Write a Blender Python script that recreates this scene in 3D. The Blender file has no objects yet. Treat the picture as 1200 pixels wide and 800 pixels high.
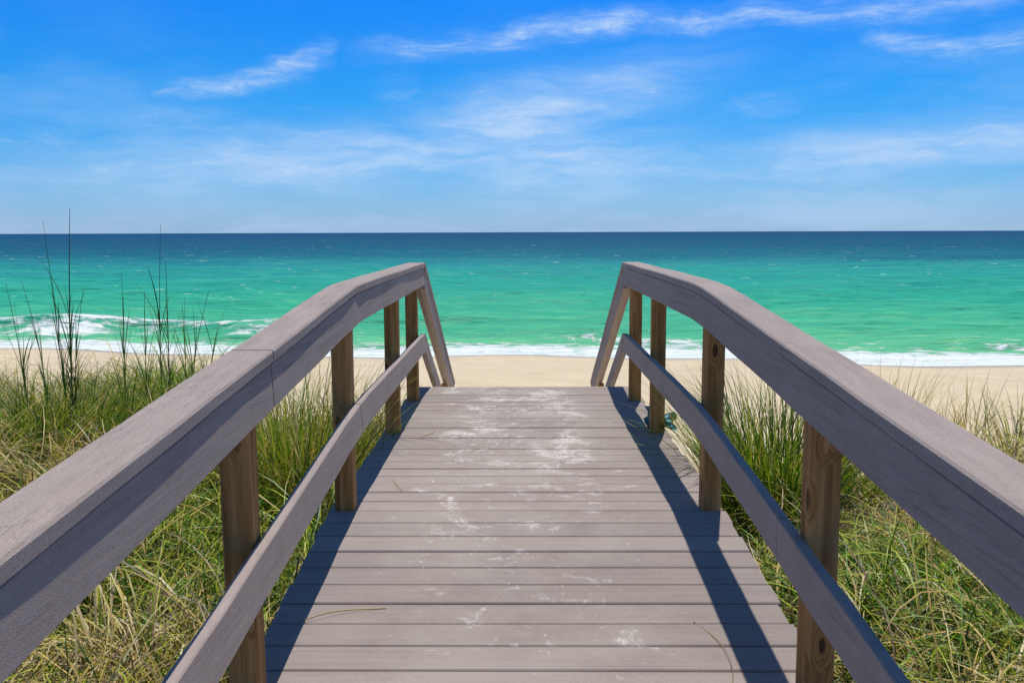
import bpy, bmesh, math, random
import numpy as np

random.seed(7)
rng = np.random.default_rng(7)
R = math.radians
SC = bpy.context.scene
COL = SC.collection

# ------------------------------------------------------------------ site
L = 2.60                      # height of the landing deck above the sea
EYE = L + 1.285               # height of the camera
KINK = 4.05                   # where the ramp meets the landing
RAMP = math.tan(R(4.52))      # slope of the ramp
DECK_END = 7.42
RAIL_END = 6.93
STAIR = math.tan(R(25.5))     # slope of the beach stairs
SUN_EL, SUN_AZ = R(71.0), R(14.0)

def deck_z(y):
    if y < -2.0: y = -2.0
    return L - RAMP * (KINK - y) if y < KINK else L

def sstep(a, b, x):
    t = np.clip((np.asarray(x, float) - a) / (b - a), 0, 1)
    return t * t * (3 - 2 * t)

def shore_y(x):
    x = np.asarray(x, float)
    xx = np.clip(x, -400, 400)
    return 27.9 - 0.12 * xx + 0.45 * np.sin(xx * 0.31 + 0.8) + 0.25 * np.sin(xx * 0.83 + 2.0)

def ground_z(x, y):
    x = np.asarray(x, float); y = np.asarray(y, float)
    edge = np.where(x < 0, 6.6 + 1.6 * sstep(-1.5, -3.5, x), 5.4 + 0.8 * sstep(1.1, 1.7, x) + 0.9 * sstep(2.5, 5.5, x))
    top = L - 0.46 + 0.07 * np.sin(x * 1.9 + 0.4) * np.cos(y * 1.3) + 0.10 * sstep(1.0, 3.2, np.abs(x)) - 0.20 * sstep(3.0, -2.0, y)
    sy = shore_y(x)
    beach = np.where(y < sy, (sy - y) * 0.060 + 0.15 * (1 - np.exp(-np.maximum(sy - y, 0) / 4)), (sy - y) * 0.055)
    beach = np.minimum(beach, 1.25) + 0.02 * np.sin(x * 0.9 + y * 0.5) * sstep(0.5, 4, sy - y)
    beach = np.maximum(beach, -6.0)
    k = sstep(edge, edge + 5.2, y)
    far = sstep(12, 60, np.abs(x))
    return top * (1 - k) + beach * k + far * (1 - k) * 0.25 * np.sin(x * 0.11) * np.cos(y * 0.17)

# ------------------------------------------------------------------ helpers
def tag(o, label=None, cat=None, group=None, kind=None):
    for k, v in (('label', label), ('category', cat), ('group', group), ('kind', kind)):
        if v: o[k] = v
    return o

def empty(name, loc, parent=None):
    o = bpy.data.objects.new(name, None); COL.objects.link(o)
    o.location = loc; o.empty_display_size = 0.2
    if parent: o.parent = parent
    return o

def mesh_obj(name, verts, faces, mat, parent=None, smooth=False):
    me = bpy.data.meshes.new(name)
    me.from_pydata([tuple(v) for v in verts], [], [tuple(f) for f in faces])
    me.validate(); me.update()
    if mat: me.materials.append(mat)
    if smooth:
        for p in me.polygons: p.use_smooth = True
    o = bpy.data.objects.new(name, me); COL.objects.link(o)
    if parent: o.parent = parent
    return o

def np_mesh(name, V, F, mat, parent=None, smooth=False, colors=None, floats=None):
    me = bpy.data.meshes.new(name)
    V = np.asarray(V, np.float32); F = np.asarray(F, np.int32)
    me.vertices.add(len(V)); me.vertices.foreach_set('co', V.ravel())
    nf, k = F.shape
    me.loops.add(nf * k); me.loops.foreach_set('vertex_index', F.ravel())
    me.polygons.add(nf)
    me.polygons.foreach_set('loop_start', np.arange(0, nf * k, k, dtype=np.int32))
    try: me.polygons.foreach_set('loop_total', np.full(nf, k, np.int32))
    except Exception: pass
    me.polygons.foreach_set('use_smooth', np.full(nf, smooth, bool))
    me.update(calc_edges=True)
    if colors is not None:
        a = me.attributes.new('tone', 'FLOAT_COLOR', 'POINT')
        c = np.ones((len(V), 4), np.float32); c[:, :3] = colors
        a.data.foreach_set('color', c.ravel())
    for nm, arr in (floats or {}).items():
        a = me.attributes.new(nm, 'FLOAT', 'POINT')
        a.data.foreach_set('value', np.asarray(arr, np.float32))
    me.materials.append(mat)
    o = bpy.data.objects.new(name, me); COL.objects.link(o)
    if parent: o.parent = parent
    return o

class MB:
    def __init__(s): s.v = []; s.f = []
    def sweep(s, prof, path):
        """prof: list of (x,z); path: list of (dx, y, z): plumb sections joined along the path, ends closed."""
        n = len(prof); b = len(s.v)
        for (dx, y, z) in path:
            for (px, pz) in prof: s.v.append((px + dx, y, z + pz))
        for i in range(len(path) - 1):
            for j in range(n):
                a = b + i * n + j; c = b + i * n + (j + 1) % n
                s.f.append((a, c, c + n, a + n))
        s.f.append(tuple(b + j for j in reversed(range(n))))
        e = b + (len(path) - 1) * n
        s.f.append(tuple(e + j for j in range(n)))
    def post(s, cx, cy, w, d, z0, z1, c=0.006, lean=(0, 0)):
        pr = [(-w/2 + c, -d/2), (w/2 - c, -d/2), (w/2, -d/2 + c), (w/2, d/2 - c), (w/2 - c, d/2), (-w/2 + c, d/2), (-w/2, d/2 - c), (-w/2, -d/2 + c)]
        b = len(s.v); n = 8; N = 8
        for i in range(N + 1):
            t = i / N; z = z0 + (z1 - z0) * t
            for (px, py) in pr:
                s.v.append((cx + px + lean[0] * t, cy + py + lean[1] * t, z))
        for i in range(N):
            for j in range(n):
                a = b + i * n + j; q = b + i * n + (j + 1) % n
                s.f.append((a, q, q + n, a + n))
        s.f.append(tuple(b + j for j in reversed(range(n))))
        s.f.append(tuple(b + N * n + j for j in range(n)))
    def build(s, name, mat, parent=None, smooth=False):
        return mesh_obj(name, s.v, s.f, mat, parent, smooth)

def rect_prof(x0, x1, z0, z1, c=0.004):
    return [(x0 + c, z0), (x1 - c, z0), (x1, z0 + c), (x1, z1 - c), (x1 - c, z1), (x0 + c, z1), (x0, z1 - c), (x0, z0 + c)]

# ------------------------------------------------------------------ node helper
class NB:
    def __init__(s, tree): s.t = tree; s.n = tree.nodes; s.l = tree.links
    def new(s, typ, **kw):
        n = s.n.new(typ)
        for k, v in kw.items(): setattr(n, k, v)
        return n
    def put(s, inp, v):
        if v is None: return
        if isinstance(v, bpy.types.NodeSocket): s.l.new(v, inp)
        else: inp.default_value = v
    def m(s, op, a, b=None, c=None, clamp=False):
        n = s.new('ShaderNodeMath', operation=op); n.use_clamp = clamp
        s.put(n.inputs[0], a); s.put(n.inputs[1], b); s.put(n.inputs[2], c)
        return n.outputs[0]
    def mix(s, f, a, b, blend='MIX'):
        n = s.new('ShaderNodeMix', data_type='RGBA', blend_type=blend)
        s.put(n.inputs[0], f)
        for i, v in ((6, a), (7, b)):
            if isinstance(v, tuple) and len(v) == 3: v = (*v, 1)
            s.put(n.inputs[i], v)
        return n.outputs[2]
    def noise(s, vec, scale, detail=4, rough=0.55, dist=0.0, out='Fac'):
        n = s.new('ShaderNodeTexNoise')
        s.put(n.inputs['Vector'], vec); s.put(n.inputs['Scale'], scale)
        n.inputs['Detail'].default_value = detail; n.inputs['Roughness'].default_value = rough
        n.inputs['Distortion'].default_value = dist
        return n.outputs[out]
    def ramp(s, f, stops, interp='LINEAR'):
        n = s.new('ShaderNodeValToRGB'); s.put(n.inputs[0], f)
        cr = n.color_ramp; cr.interpolation = interp
        while len(cr.elements) < len(stops): cr.elements.new(0.5)
        for e, (p, c) in zip(cr.elements, stops):
            e.position = p
            e.color = (c, c, c, 1) if isinstance(c, (int, float)) else (*c, 1)
        return n.outputs[0]
    def mapr(s, v, a, b, c=0.0, d=1.0, smooth=True):
        n = s.new('ShaderNodeMapRange'); n.interpolation_type = 'SMOOTHSTEP' if smooth else 'LINEAR'
        s.put(n.inputs[0], v); s.put(n.inputs[1], a); s.put(n.inputs[2], b); s.put(n.inputs[3], c); s.put(n.inputs[4], d)
        return n.outputs[0]
    def scale(s, vec, sc, loc=(0, 0, 0), rot=(0, 0, 0)):
        n = s.new('ShaderNodeMapping'); s.put(n.inputs[0], vec)
        n.inputs['Location'].default_value = loc; n.inputs['Rotation'].default_value = rot; n.inputs['Scale'].default_value = sc
        return n.outputs[0]
    def xyz(s, x, y, z):
        n = s.new('ShaderNodeCombineXYZ'); s.put(n.inputs[0], x); s.put(n.inputs[1], y); s.put(n.inputs[2], z)
        return n.outputs[0]
    def sep(s, v):
        n = s.new('ShaderNodeSeparateXYZ'); s.put(n.inputs[0], v); return n.outputs
    def bump(s, h, strength, dist, normal=None):
        n = s.new('ShaderNodeBump'); s.put(n.inputs['Height'], h)
        n.inputs['Strength'].default_value = strength; n.inputs['Distance'].default_value = dist
        if normal is not None: s.put(n.inputs['Normal'], normal)
        return n.outputs[0]

def material(name):
    m = bpy.data.materials.new(name); m.use_nodes = True
    nb = NB(m.node_tree)
    b = m.node_tree.nodes['Principled BSDF']
    return m, nb, b

def geo_pos(nb): return nb.new('ShaderNodeNewGeometry').outputs['Position']
def island(nb): return nb.new('ShaderNodeNewGeometry').outputs['Random Per Island']

# ------------------------------------------------------------------ materials
def mat_paint(name, deck=False):
    m, nb, b = material(name)
    P = geo_pos(nb)
    grain_v = nb.scale(P, (1.2, 26, 26)) if deck else nb.scale(P, (30, 1.1, 30))
    rnd = island(nb)
    g = nb.noise(grain_v, 1.6, 6, 0.65)
    big = nb.noise(P, 2.3, 4, 0.6)
    fine = nb.noise(P, 330, 3, 0.8)
    k = (1.06, 1.02, 0.93) if deck else (1.20, 1.15, 1.06)
    K = lambda r, g_, b_: (r * k[0], g_ * k[1], b_ * k[2])
    base = nb.ramp(g, [(0.25, K(0.284, 0.238, 0.222)), (0.5, K(0.343, 0.291, 0.270)), (0.78, K(0.398, 0.342, 0.318))])
    base = nb.mix(nb.mapr(big, 0.35, 0.7, 0.0, 0.35), base, K(0.40, 0.32, 0.29))
    base = nb.mix(nb.mapr(fine, 0.48, 0.66, 0.0, 0.45), base, K(0.52, 0.45, 0.43))
    base = nb.mix(nb.mapr(fine, 0.46, 0.34, 0.0, 0.50), base, K(0.16, 0.128, 0.12))
    if deck:
        tint = nb.ramp(rnd, [(0.0, 0.80), (0.5, 0.98), (1.0, 1.09)])
        base = nb.mix(1.0, base, tint, 'MULTIPLY')
        # dry sand trodden onto the boards: blotches, dribbles and specks with shapes of their own
        s = nb.sep(P)
        across = nb.mapr(nb.m('ABSOLUTE', nb.m('ADD', s[0], 0.05)), 0.30, 0.88, 1.0, 0.25)
        zone = nb.m('MULTIPLY', across, nb.mapr(s[1], 1.5, 6.8, 0.62, 1.08))
        warp = nb.noise(P, 3.0, 3, 0.6, 0.0, 'Color')
        wv = nb.new('ShaderNodeVectorMath', operation='MULTIPLY_ADD')
        nb.put(wv.inputs[0], warp); wv.inputs[1].default_value = (0.35, 0.35, 0); nb.put(wv.inputs[2], P)
        blot = nb.noise(nb.scale(wv.outputs[0], (1.0, 1.25, 1.0)), 4.0, 9, 0.66)
        thr = nb.m('SUBTRACT', 0.735, nb.m('MULTIPLY', zone, 0.240))
        gaps = nb.mapr(nb.noise(P, 45, 4, 0.7), 0.40, 0.54, 0.1, 1.0)
        sandm = nb.m('MULTIPLY', nb.mapr(blot, thr, nb.m('ADD', thr, 0.13)), gaps)
        crumb = nb.noise(nb.scale(wv.outputs[0], (1.0, 1.0, 1.0), (3, 5, 0)), 15, 6, 0.7)
        thr2 = nb.m('SUBTRACT', 0.76, nb.m('MULTIPLY', zone, 0.175))
        sandm = nb.m('MAXIMUM', sandm, nb.m('MULTIPLY', nb.mapr(crumb, thr2, nb.m('ADD', thr2, 0.08)), 0.85))
        speck = nb.mapr(nb.noise(P, 48, 3, 0.6), nb.m('SUBTRACT', 0.74, nb.m('MULTIPLY', zone, 0.06)), nb.m('SUBTRACT', 0.79, nb.m('MULTIPLY', zone, 0.06)))
        path = nb.mapr(nb.noise(P, 2.6, 4, 0.6), 0.40, 0.62, 0.25, 1.0)
        scuff = nb.noise(nb.scale(wv.outputs[0], (1.3, 1.0, 1.0), (7, 2, 0)), 30, 5, 0.68)
        thr3 = nb.m('SUBTRACT', 0.74, nb.m('MULTIPLY', nb.m('MULTIPLY', zone, path), 0.185))
        sandm = nb.m('MAXIMUM', sandm, nb.m('MULTIPLY', nb.mapr(scuff, thr3, nb.m('ADD', thr3, 0.07)), 0.85))
        sandm = nb.m('MAXIMUM', sandm, nb.m('MULTIPLY', speck, 0.75), clamp=True)
        dust = nb.m('MULTIPLY', nb.mapr(nb.noise(P, 1.7, 6, 0.7), 0.38, 0.66), nb.m('MULTIPLY', zone, 0.55))
        base = nb.mix(nb.mapr(s[1], 3.6, 5.2, 0.0, 0.6), base, (0.325, 0.265, 0.220))
        base = nb.mix(dust, base, (0.50, 0.435, 0.365))
        base = nb.mix(nb.m('MULTIPLY', sandm, 0.82), base, (0.74, 0.68, 0.60))
        hgt = nb.m('ADD', nb.m('MULTIPLY', g, 0.5), nb.m('MULTIPLY', fine, 0.6))
        nrm = nb.bump(hgt, 0.6, 0.005)
    else:
        blotch = nb.noise(nb.scale(P, (9, 4, 9)), 1.0, 5, 0.65)
        base = nb.mix(nb.mapr(blotch, 0.50, 0.68, 0.0, 0.28), base, K(0.27, 0.225, 0.215))
        base = nb.mix(nb.mapr(blotch, 0.48, 0.32, 0.0, 0.30), base, K(0.44, 0.38, 0.36))
        crack = nb.noise(nb.scale(P, (70, 0.9, 70), (3, 1, 7)), 1.0, 4, 0.6)
        cm = nb.m('MULTIPLY', nb.mapr(nb.m('ABSOLUTE', nb.m('SUBTRACT', crack, 0.5)), 0.0, 0.012, 1.0, 0.0), nb.mapr(nb.noise(nb.scale(P, (5, 1.5, 5), (9, 2, 4)), 1.0, 3, 0.5), 0.50, 0.62))
        base = nb.mix(nb.m('MULTIPLY', cm, 0.30), base, K(0.12, 0.095, 0.088))
        scr = nb.noise(nb.scale(P, (160, 3.0, 160)), 1.0, 3, 0.6)
        base = nb.mix(nb.mapr(scr, 0.60, 0.74, 0.0, 0.28), base, K(0.50, 0.44, 0.42))
        hgt = nb.m('SUBTRACT', nb.m('ADD', nb.m('MULTIPLY', g, 0.7), nb.m('MULTIPLY', fine, 0.6)), nb.m('MULTIPLY', cm, 0.4))
        nrm = nb.bump(hgt, 0.7, 0.006)
    nb.put(b.inputs['Base Color'], base)
    b.inputs['Roughness'].default_value = 0.82
    b.inputs['Specular IOR Level'].default_value = 0.25
    b.inputs['Diffuse Roughness'].default_value = 0.5
    nb.put(b.inputs['Normal'], nrm)
    return m

def mat_post():
    m, nb, b = material('weathered_pine')
    P = geo_pos(nb)
    rnd = nb.new('ShaderNodeObjectInfo').outputs['Random']
    off = nb.xyz(nb.m('MULTIPLY', rnd, 13.0), nb.m('MULTIPLY', rnd, 7.0), nb.m('MULTIPLY', rnd, 5.0))
    va = nb.new('ShaderNodeVectorMath', operation='ADD'); nb.put(va.inputs[0], P); nb.put(va.inputs[1], off)
    Q = va.outputs[0]
    vor = nb.new('ShaderNodeTexVoronoi'); nb.put(vor.inputs['Vector'], nb.scale(Q, (9, 9, 3.6))); vor.inputs['Scale'].default_value = 1.0
    kd = vor.outputs['Distance']
    ring = nb.m('MULTIPLY', nb.mapr(kd, 0.0, 0.34, 1.0, 0.0), 6.0)
    gv = nb.scale(Q, (34, 34, 1.5))
    vv = nb.new('ShaderNodeVectorMath', operation='ADD'); nb.put(vv.inputs[0], gv); nb.put(vv.inputs[1], nb.xyz(ring, ring, 0.0))
    g = nb.noise(vv.outputs[0], 1.0, 5, 0.6)
    base = nb.ramp(g, [(0.25, (0.17, 0.078, 0.024)), (0.5, (0.42, 0.215, 0.070)), (0.75, (0.66, 0.40, 0.165))])
    knot = nb.mapr(kd, 0.10, 0.15, 1.0, 0.0)
    base = nb.mix(nb.m('MULTIPLY', knot, 0.85), base, (0.045, 0.022, 0.012))
    grey = nb.mapr(nb.noise(nb.scale(Q, (6, 6, 1.0)), 1.0, 4, 0.6), 0.48, 0.75, 0.0, 0.35)
    base = nb.mix(grey, base, (0.58, 0.39, 0.20))
    nb.put(b.inputs['Base Color'], base)
    b.inputs['Roughness'].default_value = 0.85; b.inputs['Specular IOR Level'].default_value = 0.2
    b.inputs['Diffuse Roughness'].default_value = 0.6
    nb.put(b.inputs['Normal'], nb.bump(g, 0.6, 0.004))
    return m

def mat_grass():
    m = bpy.data.materials.new('grass_blade'); m.use_nodes = True
    nb = NB(m.node_tree); nb.n.remove(nb.n['Principled BSDF'])
    at = nb.new('ShaderNodeAttribute', attribute_name='tone')
    P = geo_pos(nb)
    var = nb.noise(P, 35, 2, 0.5)
    col = nb.mix(nb.mapr(var, 0.45, 0.75, 0.0, 0.12), at.outputs['Color'], (0.30, 0.25, 0.12))
    d = nb.new('ShaderNodeBsdfDiffuse'); nb.put(d.inputs[0], col)
    t = nb.new('ShaderNodeBsdfTranslucent'); nb.put(t.inputs[0], nb.mix(1.0, col, (1.0, 1.05, 0.6), 'MULTIPLY'))
    g = nb.new('ShaderNodeBsdfGlossy'); g.inputs['Roughness'].default_value = 0.45; g.inputs[0].default_value = (1, 1, 1, 1)
    x = nb.new('ShaderNodeMixShader'); x.inputs[0].default_value = 0.32
    nb.l.new(d.outputs[0], x.inputs[1]); nb.l.new(t.outputs[0], x.inputs[2])
    y = nb.new('ShaderNodeMixShader'); y.inputs[0].default_value = 0.02
    nb.l.new(x.outputs[0], y.inputs[1]); nb.l.new(g.outputs[0], y.inputs[2])
    nb.l.new(y.outputs[0], nb.n['Material Output'].inputs[0])
    return m

def mat_beach():
    m, nb, b = material('beach_sand')
    P = geo_pos(nb); s = nb.sep(P)
    n1 = nb.noise(P, 0.9, 6, 0.6); n2 = nb.noise(P, 9, 5, 0.65); n3 = nb.noise(P, 240, 2, 0.6)
    base = nb.ramp(n1, [(0.3, (0.48, 0.385, 0.248)), (0.7, (0.57, 0.465, 0.310))])
    base = nb.mix(nb.mapr(n2, 0.55, 0.72, 0, 0.35), base, (0.47, 0.37, 0.255))
    base = nb.mix(nb.mapr(n3, 0.5, 0.75, 0, 0.4), base, (0.66, 0.565, 0.42))
    wet = nb.mapr(nb.m('ADD', s[2], nb.m('MULTIPLY', nb.m('SUBTRACT', n1, 0.5), 0.10)), 0.04, 0.17, 1.0, 0.0)
    base = nb.mix(nb.m('MULTIPLY', wet, 0.85), base, (0.27, 0.225, 0.18))
    # plant litter among the dune grass
    at = nb.new('ShaderNodeAttribute', attribute_name='litter').outputs['Fac']
    lit = nb.mapr(nb.m('ADD', at, nb.m('MULTIPLY', nb.m('SUBTRACT', nb.noise(P, 4, 5, 0.65), 0.5), 0.9)), 0.42, 0.62)
    thatch = nb.ramp(nb.noise(P, 38, 5, 0.7), [(0.3, (0.030, 0.022, 0.012)), (0.55, (0.085, 0.066, 0.036)), (0.75, (0.20, 0.155, 0.085))])
    base = nb.mix(lit, base, thatch)
    nb.put(b.inputs['Base Color'], base)
    nb.put(b.inputs['Roughness'], nb.m('SUBTRACT', 0.95, nb.m('MULTIPLY', wet, 0.55)))
    b.inputs['Specular IOR Level'].default_value = 0.3
    foot = nb.noise(P, 3.2, 4, 0.6)
    h = nb.m('ADD', nb.m('MULTIPLY', foot, 1.0), nb.m('MULTIPLY', n2, 0.3))
    dry = nb.m('SUBTRACT', 1.0, wet)
    nb.put(b.inputs['Normal'], nb.bump(nb.m('MULTIPLY', h, dry), 0.55, 0.07))
    return m

def mat_sea():
    m, nb, b = material('gulf_water')
    P = geo_pos(nb); s = nb.sep(P)
    dist = nb.m('SQRT', nb.m('ADD', nb.m('MULTIPLY', s[0], nb.m('MULTIPLY', s[0], 0.25)), nb.m('MULTIPLY', s[1], s[1])))
    wob = nb.noise(nb.scale(P, (0.006, 0.022, 1)), 1.0, 5, 0.6)
    wob2 = nb.noise(nb.scale(P, (0.035, 0.11, 1)), 1.0, 4, 0.6)
    lg = nb.m('LOGARITHM', nb.m('MAXIMUM', dist, 5.0), 10.0)
    lg = nb.m('ADD', lg, nb.m('MULTIPLY', nb.m('SUBTRACT', wob, 0.5), 0.34))
    lg = nb.m('ADD', lg, nb.m('MULTIPLY', nb.m('SUBTRACT', wob2, 0.5), 0.20))
    f = nb.mapr(lg, 1.4, 3.4, smooth=False)
    col = nb.ramp(f, [(0.02, (0.120, 0.44, 0.215)), (0.09, (0.055, 0.355, 0.200)), (0.17, (0.030, 0.320, 0.210)),
                      (0.25, (0.024, 0.280, 0.225)), (0.32, (0.022, 0.215, 0.220)), (0.385, (0.014, 0.125, 0.170)),
                      (0.50, (0.010, 0.085, 0.145)), (0.75, (0.009, 0.064, 0.135)), (1.0, (0.008, 0.055, 0.130))])
    streak = nb.m('ADD', nb.m('MULTIPLY', nb.noise(nb.scale(P, (0.14, 0.62, 1)), 1.0, 5, 0.65), 0.5), nb.m('MULTIPLY', nb.noise(nb.scale(P, (0.030, 0.10, 1)), 1.0, 6, 0.7), 0.5))
    col = nb.mix(nb.mapr(streak, 0.48, 0.64, 0.0, 0.45), col, nb.mix(1.0, col, (0.55, 0.72, 0.82), 'MULTIPLY'))
    col = nb.mix(nb.mapr(streak, 0.50, 0.38, 0.0, 0.55), col, nb.mix(1.0, col, (2.2, 1.28, 1.12), 'MULTIPLY'))
    chop = nb.noise(nb.scale(P, (0.75, 2.2, 1), (2, 9, 0)), 1.0, 4, 0.6)
    col = nb.mix(nb.mapr(chop, 0.52, 0.68, 0.0, 0.40), col, nb.mix(1.0, col, (0.55, 0.74, 0.80), 'MULTIPLY'))
    col = nb.mix(nb.mapr(chop, 0.47, 0.33, 0.0, 0.40), col, nb.mix(1.0, col, (2.4, 1.32, 1.2), 'MULTIPLY'))
    # foam, whitecaps and painted sparkle
    fo = nb.new('ShaderNodeAttribute', attribute_name='foam').outputs['Fac']
    lace = nb.noise(nb.scale(P, (0.9, 1.5, 1.5)), 1.5, 8, 0.68, 0.5)
    fm = nb.m('MULTIPLY', nb.mapr(nb.m('ADD', fo, nb.m('MULTIPLY', nb.m('SUBTRACT', lace, 0.5), 2.3)), 0.36, 0.78), nb.mapr(nb.noise(P, 5.0, 5, 0.7), 0.3, 0.6, 0.72, 1.0))
    cap = nb.noise(nb.scale(P, (0.55, 1.6, 1), (3, 1, 0)), 1.0, 3, 0.55)  # white flecks: whitecaps, and sun glints painted into the water colour
    cap_glint = nb.m('MULTIPLY', nb.mapr(cap, 0.685, 0.73), nb.mapr(dist, 40, 70, 0.0, 1.0))
    cap_glint_far = nb.noise(nb.scale(P, (0.16, 0.30, 1), (8, 5, 0)), 1.0, 4, 0.6)
    cap_glint = nb.m('MAXIMUM', cap_glint, nb.m('MULTIPLY', nb.mapr(cap_glint_far, 0.675, 0.72), nb.mapr(dist, 70, 130, 0.0, 0.8)))
    fm = nb.m('MAXIMUM', fm, nb.m('MULTIPLY', cap_glint, 0.8), clamp=True)
    col = nb.mix(fm, col, (0.66, 0.68, 0.68))
    r1 = nb.noise(nb.scale(P, (0.55, 1.5, 1)), 1.0, 5, 0.62)
    r2 = nb.noise(nb.scale(P, (2.2, 4.5, 1)), 1.0, 4, 0.6)
    r3 = nb.noise(nb.scale(P, (0.10, 0.30, 1)), 1.0, 4, 0.6)
    n_ = nb.bump(r3, 0.8, 1.6)
    n_ = nb.bump(r1, 0.8, 0.30, n_)
    n_ = nb.bump(nb.m('ADD', r2, nb.m('MULTIPLY', fm, 0.6)), 0.7, 0.06, n_)
    nb.n.remove(b)
    df = nb.new('ShaderNodeBsdfDiffuse'); nb.put(df.inputs['Color'], col); nb.put(df.inputs['Normal'], n_)
    gl = nb.new('ShaderNodeBsdfGlossy'); gl.inputs['Roughness'].default_value = 0.16; nb.put(gl.inputs['Normal'], n_)
    fr = nb.new('ShaderNodeFresnel'); fr.inputs['IOR'].default_value = 1.33; nb.put(fr.inputs['Normal'], n_)
    fac = nb.m('MULTIPLY', nb.m('MINIMUM', nb.m('MULTIPLY', fr.outputs[0], 0.22), 0.07), nb.m('SUBTRACT', 1.0, fm))
    mx = nb.new('ShaderNodeMixShader'); nb.put(mx.inputs[0], fac)
    nb.l.new(df.outputs[0], mx.inputs[1]); nb.l.new(gl.outputs[0], mx.inputs[2])
    nb.l.new(mx.outputs[0], nb.n['Material Output'].inputs[0])
    return m

def mat_simple(name, col, rough=0.7, var=0.25, sc=30):
    m, nb, b = material(name)
    P = geo_pos(nb)
    n = nb.noise(P, sc, 4, 0.6)
    dark = tuple(c * (1 - var) for c in col); light = tuple(min(1, c * (1 + var)) for c in col)
    nb.put(b.inputs['Base Color'], nb.ramp(n, [(0.3, dark), (0.7, light)]))
    b.inputs['Roughness'].default_value = rough
    nb.put(b.inputs['Normal'], nb.bump(n, 0.4, 0.004))
    return m

M_DECK = mat_paint('painted_deck_board', True)
M_RAIL = mat_paint('painted_rail_board')
M_POST = mat_post()
M_GRASS = mat_grass()
M_BEACH = mat_beach()
M_SEA = mat_sea()
M_RAG = mat_simple('teal_cloth', (0.07, 0.30, 0.38), 0.9, 0.35, 60)
M_FRAME = mat_simple('treated_timber', (0.13, 0.095, 0.06), 0.85, 0.3, 12)

# ------------------------------------------------------------------ boardwalk
walk = empty('boardwalk', (0, 2.0, ground_z(0, 2.0).item()))
tag(walk, 'grey-brown painted timber boardwalk with two railings crossing the dune to the beach', 'boardwalk')
W0 = walk.location.copy()
def attach(o, parent):
    o.parent = parent
    o.matrix_parent_inverse.identity()
    if parent is walk: o.location = (-W0.x, -W0.y, -W0.z)
    return o

def boards():
    mb = MB()
    pitch, gap, th = 0.148, 0.0062, 0.038
    y = -3.2
    rr = random.Random(3)
    while y < DECK_END - 0.02:
        gp = gap if y < 4.5 else (0.0045 if y < 5.5 else 0.002 + rr.uniform(0, 0.0015))
        y1 = min(y + pitch - gp, DECK_END)
        zl = rr.uniform(-0.0025, 0.0025); x0 = -0.918 + rr.uniform(-0.008, 0.008); x1 = 0.918 + rr.uniform(-0.008, 0.008)
        sk = rr.uniform(-0.0018, 0.0018); c = 0.0045
        n = 8
        prof = [(y + c, -th), (y1 - c, -th), (y1, -th + c), (y1, -c), (y1 - c, 0), (y + c, 0), (y, -c), (y, -th + c)]
        b = len(mb.v); ph = rr.uniform(0, 6)
        for i in range(n + 1):
            t = i / n; x = x0 + (x1 - x0) * t
            wob = 0.0012 * math.sin(3.2 * t + ph)
            for (py, pz) in prof:
                yy = py + sk * (t - 0.5) * 2 + wob
                mb.v.append((x, yy, deck_z(yy) + pz + zl))
        for i in range(n):
            for j in range(8):
                a = b + i * 8 + j; q = b + i * 8 + (j + 1) % 8
                mb.f.append((a, a + 8, q + 8, q))
        mb.f.append(tuple(b + j for j in range(8)))
        mb.f.append(tuple(b + n * 8 + j for j in reversed(range(8))))
        y += pitch
    return mb
attach(boards().build('deck', M_DECK), walk)

# rim joists and a middle joist below the boards
for x in (-0.86, 0.0, 0.86):
    mb = MB()
    pts = [(0, y, deck_z(y)) for y in (-3.15, -2.0, 0.0, 2.0, KINK, 5.7, DECK_END - 0.03)]
    mb.sweep(rect_prof(x - 0.019, x + 0.019, -0.226, -0.041), pts)
    attach(mb.build('joist', M_FRAME), walk)

POSTS = (-2.4, -0.75, 0.85, 2.55, 4.08, 5.68, 6.80)

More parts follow.
